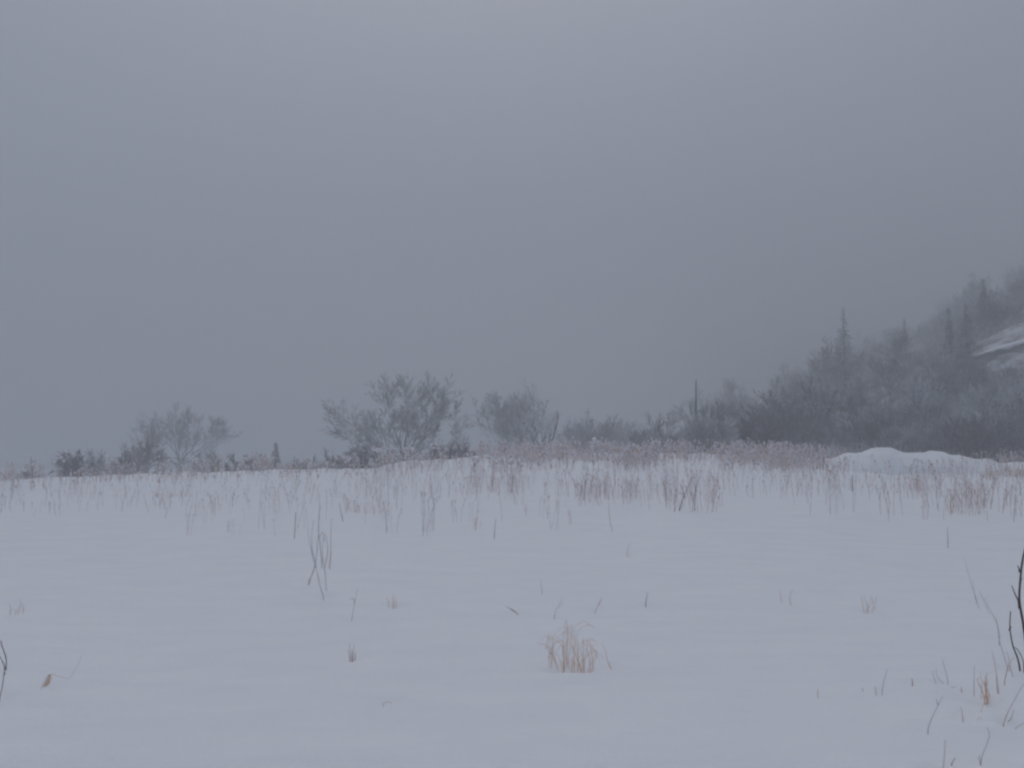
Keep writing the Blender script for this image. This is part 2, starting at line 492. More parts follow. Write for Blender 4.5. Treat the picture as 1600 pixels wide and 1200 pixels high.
# conifers
def conifer(name, loc, h, rad, seed, mt=NEEDLE):
    rng = random.Random(seed); root = empty(name, loc)
    mb = MB(); mb.tube([Vector((0, 0, -.3)), Vector((0, 0, h * .5)), Vector((0, 0, h))], [h * .02, h * .012, .01], 6)
    a = mb.build('trunk', BARK, root)
    c = MB(); z = h * .1
    while z < h * .99:
        f = 1 - z / h
        R = rad * (f ** 1.05) * rng.uniform(.65, 1.1) + .06
        nb = 12 if f > .25 else 7
        for k in range(nb):
            az = rng.uniform(0, 6.283); Lb = R * rng.uniform(.5, 1.15)
            d = Vector((math.cos(az), math.sin(az), .15 - .35 * f)).normalized(); side = d.cross(Vector((0, 0, 1))).normalized()
            q = Vector((0, 0, z)); m = max(3, int(Lb / .16))
            c.tube([q, q + d * Lb * .9], [.012, .005], 3, cap=False)
            for i in range(m):
                s = (i + .6) / m; cp = q + d * (Lb * s) + Vector((0, 0, -.10 * Lb * s * s))
                wd = .34 * (1.05 - s) * min(1, Lb) + .07
                for sg in (-1, 1):
                    tip = cp + side * sg * wd * rng.uniform(.5, 1.3) + d * wd * .7 + Vector((0, 0, rng.uniform(-.12, .02)))
                    ww = d * rng.uniform(.05, .10) + Vector((0, 0, rng.uniform(-.02, .02)))
                    c.face([cp - ww, cp + ww, tip + ww * .3, tip - ww * .3])
        z += h * .022 + .03
    b_ = c.build('crown', mt, root); KIDS[root.name] = [a, b_]
    return root
t = conifer('spruce_tree', on(432, 68, .2), 4.4, 1.3, 81, TWIG); tag(t, 'tiny dark evergreen alone among the low shrubs left of the wide bare tree', 'evergreen tree')

# ---- the wooded hillside
def hz(x, y): return Vector((x, y, H(x, y) - .1))
def hpos(px, y): return hz((px - 800) / F * y, y)
def base_at(px, row_top, Y, top_h): return hpos(px, Y)
for px, Y, h, r, sd, lb in (
    (1322, 96, 11.4, 3.1, 91, 'tall pointed frosted spruce standing clear on the ridge of the wooded slope'),
    (1515, 75, 6.2, 1.9, 92, 'dense frosted spruce high on the slope above the snowy ledge'),
    (1488, 80, 5.2, 1.4, 93, 'smaller frosted spruce just left of the dense spruce on the slope'),
    (1545, 84, 6.6, 1.7, 94, 'frosted spruce just right of and behind the dense spruce on the slope'),
    (1236, 92, 5.6, 1.5, 95, 'short dark evergreen at the low left end of the wooded slope'),
    (1418, 110, 6.8, 1.6, 96, 'slim frosted spruce midway along the ridge of the wooded slope')):
    t = conifer('spruce_tree', hpos(px, Y), h, r, sd); tag(t, lb, 'evergreen tree', 'spruces on the wooded slope')

protos = []
rng = random.Random(101)
def deciduous(seed, h, wide, mt, rmin=.013):
    r = random.Random(seed); limbs = []
    th = h * .38
    for i in range(9):
        a = i * 2.4 + r.uniform(-.3, .3); s = r.uniform(.25, 1) * wide
        limbs.append(((0, 0, th * r.uniform(.35, 1)), (math.cos(a) * s, math.sin(a) * s, 1), h * r.uniform(.36, .52), .07, 4))
    t = make_tree('bare_tree', (0, 0, 0), limbs, P_(spread=.7, kids=[5, 4, 4, 4], ratio=(.42, .62), rmin=rmin), seed, BARK, mt,
                  ([(0, 0, -.5), (r.uniform(-.1, .1), 0, th * .6), (r.uniform(-.2, .2), 0, th * 1.1)], [h * .022, h * .017, h * .011]))
    return t
for sd, h, wd, mt in ((207, 6.2, .9, TWIG_PALE), (208, 7.2, .6, TWIG_PALE), (201, 7, .8, TWIG), (202, 6, 1.1, TWIG_RED), (203, 8, .6, TWIG_PALE), (204, 5.5, 1.3, TWIG), (205, 6.5, .9, TWIG_PALE), (206, 7.5, .7, TWIG_RED)):
    protos.append(deciduous(sd, h, wd, mt))
bprotos = []
for sd, rad, h, mt in ((211, 2.4, 2.6, TWIG_RED), (212, 2.2, 2.2, TWIG_PALE), (213, 2.6, 2.9, TWIG), (214, 2.0, 2.0, TWIG_RED), (215, 2.3, 2.4, TWIG)):
    bprotos.append(bush('bare_shrub', (0, 0, 0), rad, h, sd, mt, n=14, lvl=3))
first = set()
SIL = [(1050, 640), (1100, 622), (1160, 592), (1205, 590), (1245, 550), (1290, 548), (1345, 535), (1400, 505), (1450, 472), (1500, 442), (1600, 395), (1800, 300)]
KEEP_CLEAR = [(1522, 1660, 558, 78), (1405, 1468, 692, 51), (1285, 1362, 556, 96), (1478, 1562, 528, 75)]
def sil_ok(px, p, h):
    row = 690 - (p.z + h - EYE) / p.y * F
    for (a, b_, lim, ym) in KEEP_CLEAR:
        if a - 12 < px < b_ and p.y < ym and row < lim: return False
    for (a, ra), (b_, rb) in zip(SIL, SIL[1:]):
        if a <= px <= b_: return row > ra + (rb - ra) * (px - a) / (b_ - a) - 6 + 50 * (1 - ss(100, 165, p.y)) * ss(1340, 1480, px)
    return True
def place(pr, px, y, sc, label, cat, group, rz=None):
    o = pr if pr.name not in first else copy_tree(pr)
    first.add(pr.name)
    o.location = hpos(px, y); o.rotation_euler = (0, 0, rng.uniform(0, 6.28)); o.scale = (sc, sc, sc * rng.uniform(.9, 1.1))
    tag(o, label, cat, group)
    return o
n = 0
while n < 235:                              # woods covering the slope
    px = rng.uniform(1110, 1690); y = 58 + (rng.random() ** 1.15) * 240
    if n > 170: px, y = rng.uniform(1400, 1690), rng.uniform(135, 285)
    x = (px - 800) / F * y
    hh = hill_h(x, y)
    if hh < .8 or (px > 1480 and y < 88): continue
    pr = rng.choice(protos)
    k = ('nearer' if y < 110 else 'farther')
    sc = rng.uniform(.6, 1.05) * (1.0 if y > 85 else .8)
    if not sil_ok(px, hpos(px, y), 7.4 * sc): continue
    place(pr, px, y, sc, 'bare frosted tree, one of many in the woods covering the slope', 'tree', 'bare trees in the woods on the slope')
    n += 1
n = 0
while n < 110:                              # brush along the foot and lower slope
    px = 1095 + 560 * rng.random(); y = rng.uniform(47, 74); sc = rng.uniform(.6, 1.1)
    if not sil_ok(px, hpos(px, y), 2.5 * sc): continue
    place(rng.choice(bprotos), px, y, sc, 'dark brushy shrub, one of many along the foot of the wooded slope', 'shrub', 'shrubs along the foot of the slope')
    n += 1
for px, y, sc in ((1128, 64, .85), (1165, 66, 1.05), (1190, 60, 1.0), (1215, 72, 1.15), (1112, 76, .85), (1150, 78, 1.15), (1250, 66, 1.1), (1178, 84, 1.3), (1205, 90, 1.3), (1140, 90, 1.1)):
    place(protos[3 + n % 2 * 2], px, y, sc, 'dark bare tree at the low left end of the woods', 'tree', 'bare trees at the low end of the woods'); n += 1

for i in range(16):
    px, y, sc = rng.uniform(1465, 1590), rng.uniform(56, 66), rng.uniform(.8, 1.25)
    if not sil_ok(px, hpos(px, y), 2.2 * sc): sc *= .6
    place(bprotos[1], px, y, sc, 'pale rime covered shrub below the snowy ledge on the slope', 'shrub', 'pale shrubs below the ledge')
for i in range(26):
    px, y, sc = rng.uniform(1490, 1660), rng.uniform(74, 125), rng.uniform(.8, 1.3)
    if not sil_ok(px, hpos(px, y), 2.4 * sc): continue
    place(bprotos[(2, 3, 4)[i % 3]], px, y, sc, 'dark bare shrub on the open snow above the ledge', 'shrub', 'dark shrubs above the ledge')
# undergrowth covering the slope
def undergrowth():
    r = random.Random(303); mb = MB()
    for i in range(16000):
        px = r.uniform(1120, 1660); y = 48 + (r.random() ** 1.6) * 120
        x = (px - 800) / F * y
        if hill_h(x, y) < .15 and y > 60: continue
        p = Vector((x, y, H(x, y) - .05)); hh = r.uniform(.5, 1.7)
        d = Vector((r.gauss(0, .28), r.gauss(0, .28), 1))
        if not sil_ok(px, p, hh): continue
        e = p + d * hh; m = p.lerp(e, .55) + Vector((r.gauss(0, .06), 0, 0))
        mi = 0 if noise.noise(Vector((x * .12, y * .12, 9))) < .12 else 1
        mb.tube([p, m, e], [.02, .014, .007], 3, mi, cap=False)
        for k in range(2):
            q = m.lerp(e, r.random()); mb.tube([q, q + Vector((r.gauss(0, .25), r.gauss(0, .25), r.uniform(.1, .4)))], [.011, .005], 3, mi, cap=False)
    o = mb.build('undergrowth', [TWIG_RED, TWIG_PALE])
    tag(o, 'dark bare undergrowth covering the lower wooded slope', 'undergrowth', kind='stuff')
undergrowth()

# snowy ledges on the slope
def ledge(pts, Y, dz, dep, label):
    """a snow-capped rock shelf; pts are photo pixels of its top edge, Y its distance"""
    r = random.Random(len(pts)); P = [hit(a, b_) + Vector((0, 0, .6)) for a, b_ in pts]; print('ledge', [tuple(round(c, 1) for c in p) for p in P])
    root = empty('snowy_ledge', P[0])
    M1, M2 = MB(), MB(); rows = []; nn = len(P) * 10 - 9
    for i in range(nn):
        f = i / 10; k = min(len(P) - 2, int(f)); p = P[k].lerp(P[k + 1], f - k) - P[0]
        w_ = min(1, .15 + 1.5 * i / nn) * (1 + noise.noise(p * 1.7) * .7)
        j = noise.noise(p * .9) * .22
        c = [(-.55, -.8), (-.6, -.3), (-.35, 0), (.1, .12), (dep * .3, .0), (dep * .6, -.7)]
        rows.append([p + Vector((0, yy + j, zz * dz * w_ + j * .6)) for yy, zz in c])
    for a, b_ in zip(rows, rows[1:]):
        for q in range(5): M1.face([a[q], b_[q], b_[q + 1], a[q + 1]])
        h1, h2 = (.7 + .6 * noise.noise(a[0] * 1.3)) * dz * 2, (.7 + .6 * noise.noise(b_[0] * 1.3)) * dz * 2
        M2.face([a[0] + Vector((0, .1, -h1)), b_[0] + Vector((0, .1, -h2)), b_[0] + Vector((0, .08, .05)), a[0] + Vector((0, .08, .05))])
    M1.build('snow_cap', SNOW, root); M2.build('rock_face', BARK, root)
    tag(root, label, 'ledge')
ledge([(1512, 574), (1528, 562), (1550, 555), (1575, 549), (1600, 541), (1640, 532)], 63, .42, 1.0, 'curved snow covered rock ledge on the slope at the right edge of the picture')
ledge([(1416, 692), (1428, 687), (1440, 681), (1452, 676)], 47.5, .4, 1.4, 'short snow streaked ledge low on the slope above the snow bank')

# ------------------------------------------------------------------ weeds in the snow
def weed_into(mb, p, h, r, stem=0, snow=1, lean=.1, top=True, rad=.0048, twigs=5, tip=1.0):
    d = Vector((r.gauss(0, lean), r.gauss(0, lean), 1)).normalized()
    m1 = p + d * h * .5 + Vector((r.gauss(0, .02), r.gauss(0, .02), 0)) * h
    e = m1 + (d + Vector((r.gauss(0, .15), r.gauss(0, .15), 0))).normalized() * h * .5
    mb.tube([p - Vector((0, 0, .06)), m1, e], [rad, rad * .8, rad * .45], 3, stem, cap=False)
    for k in range(twigs):
        q = m1.lerp(e, r.uniform(-.2, 1)); tw = q + Vector((r.gauss(0, .06), r.gauss(0, .06), r.uniform(.04, .12))) * h
        mb.tube([q, tw], [rad * .6, rad * .3], 3, stem, cap=False)
        if top and r.random() < .5: mb.lump(tw, r.uniform(.005, .011) * tip, r, stem if r.random() < .55 else snow)
    if top:
        for k in range(3):
            mb.lump(e + Vector((r.gauss(0, .012), r.gauss(0, .012), -r.uniform(0, .08))), r.uniform(.006, .013) * tip, r, stem if k else snow, 1.5)
def weed_mesh(seed, mstem, n, h, spread, **k):
    r = random.Random(seed); mb = MB()
    for i in range(n):
        weed_into(mb, Vector((r.gauss(0, spread), r.gauss(0, spread), 0)), h * r.uniform(.55, 1.1), r, **k)
    return mb.mesh('weed_stalk', [mstem, FROST])
W = {}
for key, m_, n_, h_, s_ in (('red', WEED_RED, 5, .75, .12), ('grey', WEED_GREY, 3, .85, .10), ('single', WEED_GREY, 1, .95, 0), ('tan', WEED_TAN, 4, .5, .09), ('rsingle', WEED_RED, 1, .8, 0)):
    W[key] = [weed_mesh(hash_ + 17 * len(W), m_, n_, h_, s_) for hash_ in range(900, 905)]
WL = {
 'red': ('cluster of thin reddish dead stalks standing in the snow field', 'weed', 'clusters of reddish stalks in the field'),
 'grey': ('few thin grey dead stalks standing together in the snow field', 'weed', 'small groups of grey stalks in the field'),
 'single': ('single thin grey dead stalk standing in the middle of the snow field', 'weed', 'single grey stalks in the field'),
 'tan': ('low tuft of pale tan dead stems in the snow field', 'weed', 'low tan tufts in the field'),
 'rsingle': ('single thin reddish dead stalk standing in the snow field', 'weed', 'single reddish stalks in the field')}
wr = random.Random(777)
def put_weed(key, p, sc):
    o = bpy.data.objects.new('weed_stalk' if 'single' in key else 'weed_cluster', wr.choice(W[key])); COL.objects.link(o)
    o.location = p; o.rotation_euler = (0, 0, wr.uniform(0, 6.28)); o.scale = (sc, sc, sc * wr.uniform(.85, 1.2))
    tag(o, *WL[key])
def zone(n, x0, x1, y0, y1, keys, s0=.7, s1=1.1):
    for i in range(n):
        p = hit(wr.uniform(x0, x1), y0 + (y1 - y0) * wr.random())
        if p: put_weed(wr.choice(keys), p, wr.uniform(s0, s1))
zone(26, 900, 990, 772, 792, ['red', 'red', 'rsingle'], .6, .85)
zone(20, 1045, 1125, 765, 800, ['red', 'grey', 'red', 'rsingle'], .75, 1.1)
zone(14, 990, 1060, 770, 798, ['red', 'rsingle'], .5, .8)
zone(18, 1190, 1330, 760, 805, ['grey', 'single', 'rsingle'], .6, 1.0)
zone(34, 1370, 1600, 762, 815, ['grey', 'single', 'red', 'rsingle'], .6, 1.0)
zone(12, 1475, 1540, 788, 806, ['red'], .6, .9)
zone(8, 1425, 1450, 765, 782, ['red'], .6, .8)
zone(30, 600, 900, 770, 838, ['single', 'grey', 'rsingle'], .5, .9)
zone(4, 600, 900, 800, 835, ['tan'], .35, .5)
zone(24, 400, 620, 765, 840, ['single', 'rsingle', 'grey'], .4, .8)
zone(12, 290, 420, 790, 838, ['single', 'grey', 'tan'], .35, .6)
zone(14, 0, 290, 765, 800, ['single', 'rsingle', 'tan'], .35, .6)
zone(12, 100, 170, 758, 778, ['red', 'rsingle'], .4, .6)
zone(16, 735, 830, 755, 772, ['red', 'grey'], .6, .95)

def crest_weeds():
    r = random.Random(4242); mb = MB()
    def band(n, x0, x1, a, b_, h0, h1, snowy, red=.6, rad=.009, tan=0, tip=1.0):
        for i in range(n):
            px = r.uniform(x0, x1); p = on(px, a + (b_ - a) * r.random())
            if 1285 < px < 1560 and 31 < p.y < 37: continue
            if p.y > 26 and noise.noise(Vector((p.x * .55, p.y * .30, 51))) < r.uniform(-.28, .22): continue
            st = 0 if r.random() < red else 1
            if r.random() < tan: st = 3
            elif st == 0 and r.random() < .3: st = 4
            weed_into(mb, p, r.uniform(h0, h1), r, stem=st, snow=2 if r.random() < snowy else st, rad=rad, twigs=4, tip=tip, lean=.16)
    band(1500, 740, 1320, 27, 41, .2, .8, .95, .6, .009, .08, 3.8)
    band(700, 760, 1320, 27, 36, .25, .7, .9, .6, .007, .06, 2.6)
    for cx in range(24):
        a = r.uniform(740, 1310); band(36, a, a + r.uniform(14, 45), 31, 40.5, .4, .85, .95, .6, .008, .05, 3.6)
    band(900, 1290, 1640, 27, 45, .35, .8, .7, .5, .007, .15, 2.0)
    band(330, 590, 760, 29, 41, .3, .8, .8, .6, .008, .1, 2.6)
    band(900, -20, 600, 31, 43, .2, .6, .7, .6, .008, .15, 2.8)
    for cx in range(16):
        a = r.uniform(0, 600); band(30, a, a + r.uniform(10, 40), 39, 43, .4, 1.0, .9, .6, .008, .05, 3.2)
    band(240, 860, 1180, 33, 37, .15, .35, .3, .2, .012, .8)
    band(60, 1530, 1620, 27, 30, .2, .35, .3, .3, .012, .8)
    band(900, 560, 1600, 19, 33, .25, .75, .5, .5, .0045)
    band(300, 0, 600, 17, 33, .15, .5, .5, .5, .0045)
    o = mb.build('dead_weeds', [WEED_RIMED, WEED_GREY, FROST, WEED_TAN, WEED_RED])
    tag(o, 'dense dead weeds with snowy tips along the crest of the snow field', 'weeds', kind='stuff')
crest_weeds()

# snow-tipped young plants on the far edge
def snow_plant(px, Y, h, seed, label):
    r = random.Random(seed); mb = MB(); root = empty('snowy_sapling', on(px, Y)); s = MB()
    for k in range(7):
        a = r.uniform(0, 6.28); q = Vector((0, 0, h * r.uniform(.1, .5)))
        e = q + Vector((math.cos(a) * .25, math.sin(a) * .25, .5)) * h * r.uniform(.5, 1)
        mb.tube([Vector((0, 0, -.1)), q, e], [.02, .014, .008], 4)
        s = MB()
        for j in range(4): s.lump(e + Vector((r.gauss(0, .04), r.gauss(0, .04), r.gauss(0, .035))), r.uniform(.05, .09), r, 0, .8)
        s.build('snow_clump', FROST, root)
    mb.build('stem', WEED_DARK, root)
    tag(root, label, 'sapling', 'snow tipped saplings on the field edge')
for i, (px, Y, h, lb) in enumerate(((54, 42, 1.44, 'snow tipped sapling at the far left end of the field edge'), (97, 43, 1.53, 'snow tipped sapling left of the dark far left shrub'),
    (178, 42, 1.1, 'snow tipped sapling in front of the grey brown shrub'), (258, 42, 0.85, 'snow tipped sapling at the left foot of the rounded left tree'),
    (305, 43, 1.1, 'snow tipped sapling at the right foot of the rounded left tree'), (480, 42, 0.77, 'snow tipped sapling right of the tiny evergreen'),
    (545, 42, 0.85, 'snow tipped sapling left of the wide bare tree'), (592, 41.5, 1.27, 'tall snow tipped sapling just left of the wide tree trunk'), (680, 41, 1.02, 'rounded snow tipped sapling right of the wide tree trunk'),
    (638, 41, 1.02, 'snow tipped sapling in front of the wide tree trunk'), (930, 41, 0.85, 'snow tipped sapling in the weeds right of the broken limbed tree'), (1025, 41, 1.02, 'snow tipped sapling at the foot of the bent snag'))):
    snow_plant(px, Y, h, 500 + i, lb)

# ------------------------------------------------------------------ single plants in the foreground
def pline(mb, pix, Y, r0, r1, mi=0, dy=0.0, n=5):
    """a stem through photo pixels, standing at distance Y and leaning dy towards its tip"""
    k = len(pix); P = [at(a, b_, Y + dy * i / max(1, k - 1)) for i, (a, b_) in enumerate(pix)]
    Q = []
    for i in range(k - 1):
        p0 = P[max(0, i - 1)]; p1 = P[i]; p2 = P[i + 1]; p3 = P[min(k - 1, i + 2)]
        for s in range(4):
            t_ = s / 4
            Q.append(.5 * ((2 * p1) + (p2 - p0) * t_ + (2 * p0 - 5 * p1 + 4 * p2 - p3) * t_ ** 2 + (3 * p1 - p0 - 3 * p2 + p3) * t_ ** 3))
    Q.append(P[-1]); Q[0] = Q[0] - Vector((0, 0, .05))
    mb.tube(Q, [r0 + (r1 - r0) * i / (len(Q) - 1) for i in range(len(Q))], n, mi)
    return Q
def plant(name, label, cat, stems, m, rad=.003, group=None, part=None):
    """stems: lists of photo pixels from the foot up; the foot stands where its pixel meets the snow"""
    foot = hit(*stems[0][0]); Y = foot.y
    FEET.append((foot.x, foot.y, .07 + .05 * (len(stems) > 3), .036))
    mb = MB()
    for i, s in enumerate(stems):
        g = hit(*s[0]); yy = g.y if abs(g.y - Y) < .5 else Y
        pline(mb, s, yy, rad * .8, rad * .33)
    for i in range(len(mb.v)): mb.v[i] = mb.v[i] - foot
    o = mb.build(name, m if isinstance(m, list) else [m]); o.location = foot
    tag(o, label, cat, group)
    return o
# red-brown shrub at the right edge
foot = hit(1600, 1047); Y = foot.y
root = empty('red_twig_shrub', foot); r = random.Random(9)
def shrub_stem(name, pix, r0, r1, buds, sides=(), dy=0):
    mb = MB(); pline(mb, pix, Y + dy, r0, r1, n=7)
    for s in sides: pline(mb, s, Y + dy, r1 * 1.15, r1 * .5, n=5)
    for bx, by in buds: mb.lump(at(bx, by, Y + dy), .007, r, 0, 1.6)
    for i in range(len(mb.v)): mb.v[i] = mb.v[i] - foot
    mb.build(name, OSIER, root)
shrub_stem('stem', [(1604, 1050), (1603, 1010), (1599, 975), (1593, 940), (1594, 910), (1597, 880), (1603, 850), (1607, 815)], .0095, .005, [(1592, 892), (1590, 936)],
           [[(1592, 940), (1586, 928), (1581, 915)], [(1595, 895), (1592, 888), (1590, 884)]])
shrub_stem('stem', [(1594, 1046), (1590, 1028), (1583, 1010), (1579, 990), (1578, 975), (1579, 955)], .006, .003, [(1577, 984), (1579, 980)], dy=-.05)
shrub_stem('stem', [(1612, 1052), (1622, 1000), (1632, 950), (1638, 900), (1650, 840), (1652, 780)], .009, .004, [(1632, 950)], [[(1632, 950), (1618, 925), (1612, 890)]], dy=.05)
shrub_stem('stem', [(1606, 1048), (1612, 1020), (1640, 970), (1668, 900)], .007, .003, [], dy=.1)
shrub_stem('stem', [(1600, 1046), (1598, 1030), (1590, 1015), (1585, 1012)], .0035, .002, [], dy=-.1)
tag(root, 'dark red brown budding shrub cut by the right edge of the picture', 'shrub')

P1 = plant
P1('dead_stalk', 'long thin grey stalk leaning left, beside the red brown shrub', 'weed', [[(1575, 1045), (1568, 1022), (1561, 998), (1558, 975), (1548, 955), (1538, 937), (1530, 925)], [(1561, 998), (1562, 992), (1556, 965)]], WEED_GREY, .0032)
P1('dead_stalk', 'forked brown twig at the foot of the red brown shrub', 'weed', [[(1569, 1068), (1573, 1050), (1577, 1030), (1572, 1018)], [(1577, 1045), (1580, 1032), (1586, 1026)], [(1583, 1058), (1578, 1040)]], WEED_RED, .0035)
P1('dead_stalk', 'thin straight grey stalk leaning left, highest of the stalks near the right edge', 'weed', [[(1531, 953), (1522, 925), (1514, 900), (1507, 873)], [(1527, 945), (1522, 925), (1520, 905)]], WEED_GREY, .0032)
P1('dead_stalk', 'fine grey stem just left of the long leaning stalk', 'weed', [[(1546, 958), (1537, 940), (1531, 922)], [(1544, 950), (1540, 938), (1545, 930)]], WEED_GREY, .002)
P1('grass_tuft', 'rusty orange tuft of dead grass near the right edge', 'grass', [[(1541, 1097), (1542, 1075), (1539, 1056)], [(1544, 1096), (1541, 1075), (1541, 1054)], [(1538, 1097), (1540, 1080), (1536, 1062)], [(1547, 1092), (1544, 1080), (1538, 1066)], [(1542, 1094), (1539, 1072), (1543, 1050)], [(1545, 1093), (1541, 1080), (1544, 1060)],
    [(1539, 1096), (1535, 1080), (1527, 1062), (1533, 1058)]], STRAW, .0042)
P1('grass_tuft', 'thin reddish stems right of the rusty orange tuft', 'grass', [[(1561, 1086), (1558, 1060), (1554, 1035), (1550, 1018)], [(1559, 1085), (1557, 1065), (1557, 1050)]], WEED_RED, .0028)
P1('grass_tuft', 'faint upright stems left of the rusty orange tuft', 'grass', [[(1522, 1087), (1522, 1060), (1523, 1040)], [(1533, 1090), (1534, 1070), (1532, 1050)]], WEED_GREY, .0026)
P1('dead_stalk', 'forked grey stalk with a pale tuft at its foot, left of the rusty tuft', 'weed', [[(1482, 1072), (1480, 1058), (1476, 1043), (1472, 1028)], [(1479, 1072), (1466, 1060), (1462, 1045)], [(1484, 1072), (1492, 1074), (1497, 1072)], [(1465, 1076), (1460, 1060), (1457, 1048)]], WEED_GREY, .0030)
P1('dead_stalk', 'grey stalk leaning right, its foot left of the lowest stalks', 'weed', [[(1449, 1142), (1456, 1122), (1467, 1100), (1473, 1088)], [(1466, 1102), (1463, 1092)]], WEED_GREY, .0038)
P1('dead_stalk', 'upright brown stalk rising from the bottom edge of the picture', 'weed', [[(1472, 1215), (1475, 1190), (1477, 1156)]], WEED_RED, .0032)
P1('dead_stalk', 'short pale bent twig beside the lowest brown stalk', 'weed', [[(1486, 1196), (1490, 1188), (1493, 1184)]], WEED_GREY, .005)
P1('dead_stalk', 'bent grey stalk with a dark foot near the lower right corner', 'weed', [[(1532, 1193), (1536, 1178), (1543, 1160), (1546, 1147), (1542, 1136)], [(1532, 1193), (1530, 1185), (1531, 1179)]], WEED_GREY, .0034)
P1('dead_stalk', 'reddish forked twig leaning right at the right edge, below the shrub', 'weed', [[(1567, 1135), (1574, 1115), (1583, 1098), (1594, 1078), (1602, 1066)], [(1572, 1130), (1580, 1122), (1584, 1108)]], WEED_RED, .0038)
P1('dead_stalk', 'fine pale stem curving under the rusty orange tuft', 'weed', [[(1527, 1128), (1529, 1122), (1532, 1121)], [(1534, 1127), (1533, 1121)], [(1531, 1120), (1535, 1105), (1539, 1095)]], WEED_TAN, .002)
P1('dead_stalk', 'short curved grey stem left of the pale curving stem', 'weed', [[(1505, 1125), (1503, 1112), (1501, 1104)]], WEED_GREY, .003)
P1('dead_stalk', 'tiny grey twig lying at the right edge near the bottom', 'weed', [[(1586, 1138), (1594, 1133), (1604, 1127)]], WEED_GREY, .003)
P1('dead_stalk', 'short leaning stalk with stubs beside it, right of the centre foreground', 'weed', [[(1378, 1082), (1381, 1065), (1387, 1045)], [(1350, 1084), (1348, 1078), (1347, 1074)], [(1369, 1083), (1368, 1076), (1367, 1072)]], WEED_GREY, .0032)
P1('dead_stalk', 'tiny isolated stub poking from the snow in the lower right', 'weed', [[(1278, 1087), (1278, 1076)]], WEED_TAN, .004)
P1('dead_stalk', 'small reddish stub in the snow left of the forked grey stalk', 'weed', [[(1426, 1071), (1425, 1060)]], WEED_RED, .005)
P1('dead_stalk', 'small stub in the snow right of the forked grey stalk', 'weed', [[(1503, 1083), (1502, 1073)]], WEED_GREY, .005)
P1('dead_stalk', 'thin dark upright stub alone in the snow at the right', 'weed', [[(1481, 855), (1481, 840), (1480, 824)]], WEED_DARK, .006)
P1('grass_tuft', 'small pale tan tuft in the snow at the right of the field', 'grass', [[(1350, 955), (1348, 943), (1346, 930)], [(1355, 957), (1357, 945), (1363, 932)], [(1358, 956), (1353, 940), (1350, 929)], [(1366, 953), (1368, 942), (1370, 930)], [(1362, 956), (1365, 944), (1360, 930)], [(1352, 956), (1360, 945), (1367, 938)]], WEED_TAN, .003)
P1('grass_tuft', 'pair of faint tan stems left of the small pale tuft', 'grass', [[(1236, 944), (1234, 932), (1240, 920)], [(1221, 943), (1220, 932), (1217, 920)]], WEED_TAN, .004)
# big centre tuft: grass blades curling over
foot = hit(895, 1047); FEET += [(foot.x - .1, foot.y, .13, .04), (foot.x + .06, foot.y - .03, .12, .04)]; root = foot; rg = random.Random(61); mb = MB()
specs = [(858, 1038, 862, 990, 855), (862, 1040, 866, 995, 880), (872, 1042, 862, 1000, 858), (876, 1044, 868, 1005, 864), (883, 1043, 886, 1000, 878), (884, 1044, 884, 990, 892), (882, 1043, 882, 1000, 876),
         (886, 1043, 889, 985, 890), (896, 1048, 900, 995, 897), (900, 1050, 898, 985, 910), (906, 1050, 910, 1025, 898), (912, 1052, 905, 1020, 900), (916, 1050, 918, 1000, 912), (922, 1052, 924, 1005, 918),
         (926, 1052, 921, 1000, 924), (918, 1051, 927, 1010, 922), (908, 1048, 900, 1010, 908), (868, 1040, 872, 1010, 878), (892, 1047, 896, 1010, 903), (912, 1051, 913, 1015, 921), (860, 1041, 860, 1015, 853), (889, 1046, 893, 1020, 886)]
for (x0, y0, x1, y1, x2) in specs:
    for k in range(2):
        j = rg.uniform(-5, 5); x1 += rg.uniform(-5, 5); y1 += rg.uniform(-8, 14); x2 += rg.uniform(-9, 9); y0 += rg.uniform(-4, 3)
        pline(mb, [(x0 + j, y0 + rg.uniform(-2, 2)), ((x0 + x1) / 2 + j, (y0 + y1) / 2), (x1 + j, y1 + 4), (x2 + j * 2, y1 - rg.uniform(2, 10)), (x2 + (x2 - x1) * .6 + j * 2, y1 + rg.uniform(-4, 10))], hit(x0 + j, y0).y + rg.uniform(-.03, .03), rg.uniform(.0012, .0025), .0009, n=4)
for i in range(len(mb.v)): mb.v[i] = mb.v[i] - foot
o = mb.build('grass_tuft', [STRAW]); o.location = foot
tag(o, 'largest pale tan tuft of dead grass, alone in the middle of the foreground snow', 'grass')
P1('grass_tuft', 'fine drooping blade just right of the largest tan tuft', 'grass', [[(955, 1047), (950, 1035), (946, 1018), (940, 1005)], [(957, 1048), (953, 1040), (948, 1030)]], STRAW, .0028)
P1('dead_stalk', 'faint leaning stem rising above the largest tan tuft', 'weed', [[(866, 968), (868, 955), (874, 944), (879, 933)], [(872, 950), (881, 940)]], WEED_GREY, .0035)
P1('dead_stalk', 'short reddish stem leaning right, above right of the largest tan tuft', 'weed', [[(929, 957), (934, 947), (940, 932)], [(935, 946), (941, 936)]], WEED_RED, .0036)
P1('dead_stalk', 'short dark upright stub, right of the largest tan tuft', 'weed', [[(1009, 946), (1010, 936), (1012, 925)]], WEED_DARK, .0048)
P1('dead_stalk', 'fallen dark seed stalk lying on the snow left of the largest tan tuft', 'weed', [[(810, 960), (801, 953), (790, 947)], [(806, 957), (798, 952)], [(801, 954), (796, 955)]], WEED_DARK, .005)
P1('dead_stalk', 'faint pinkish short stem in the middle of the open snow', 'weed', [[(847, 928), (846, 915), (844, 905)]], WEED_RED, .0035)
P1('dead_stalk', 'small faint stem with a tan foot, below the reddish clusters', 'weed', [[(980, 870), (981, 860), (984, 848)], [(985, 872), (982, 866)]], WEED_TAN, .005)
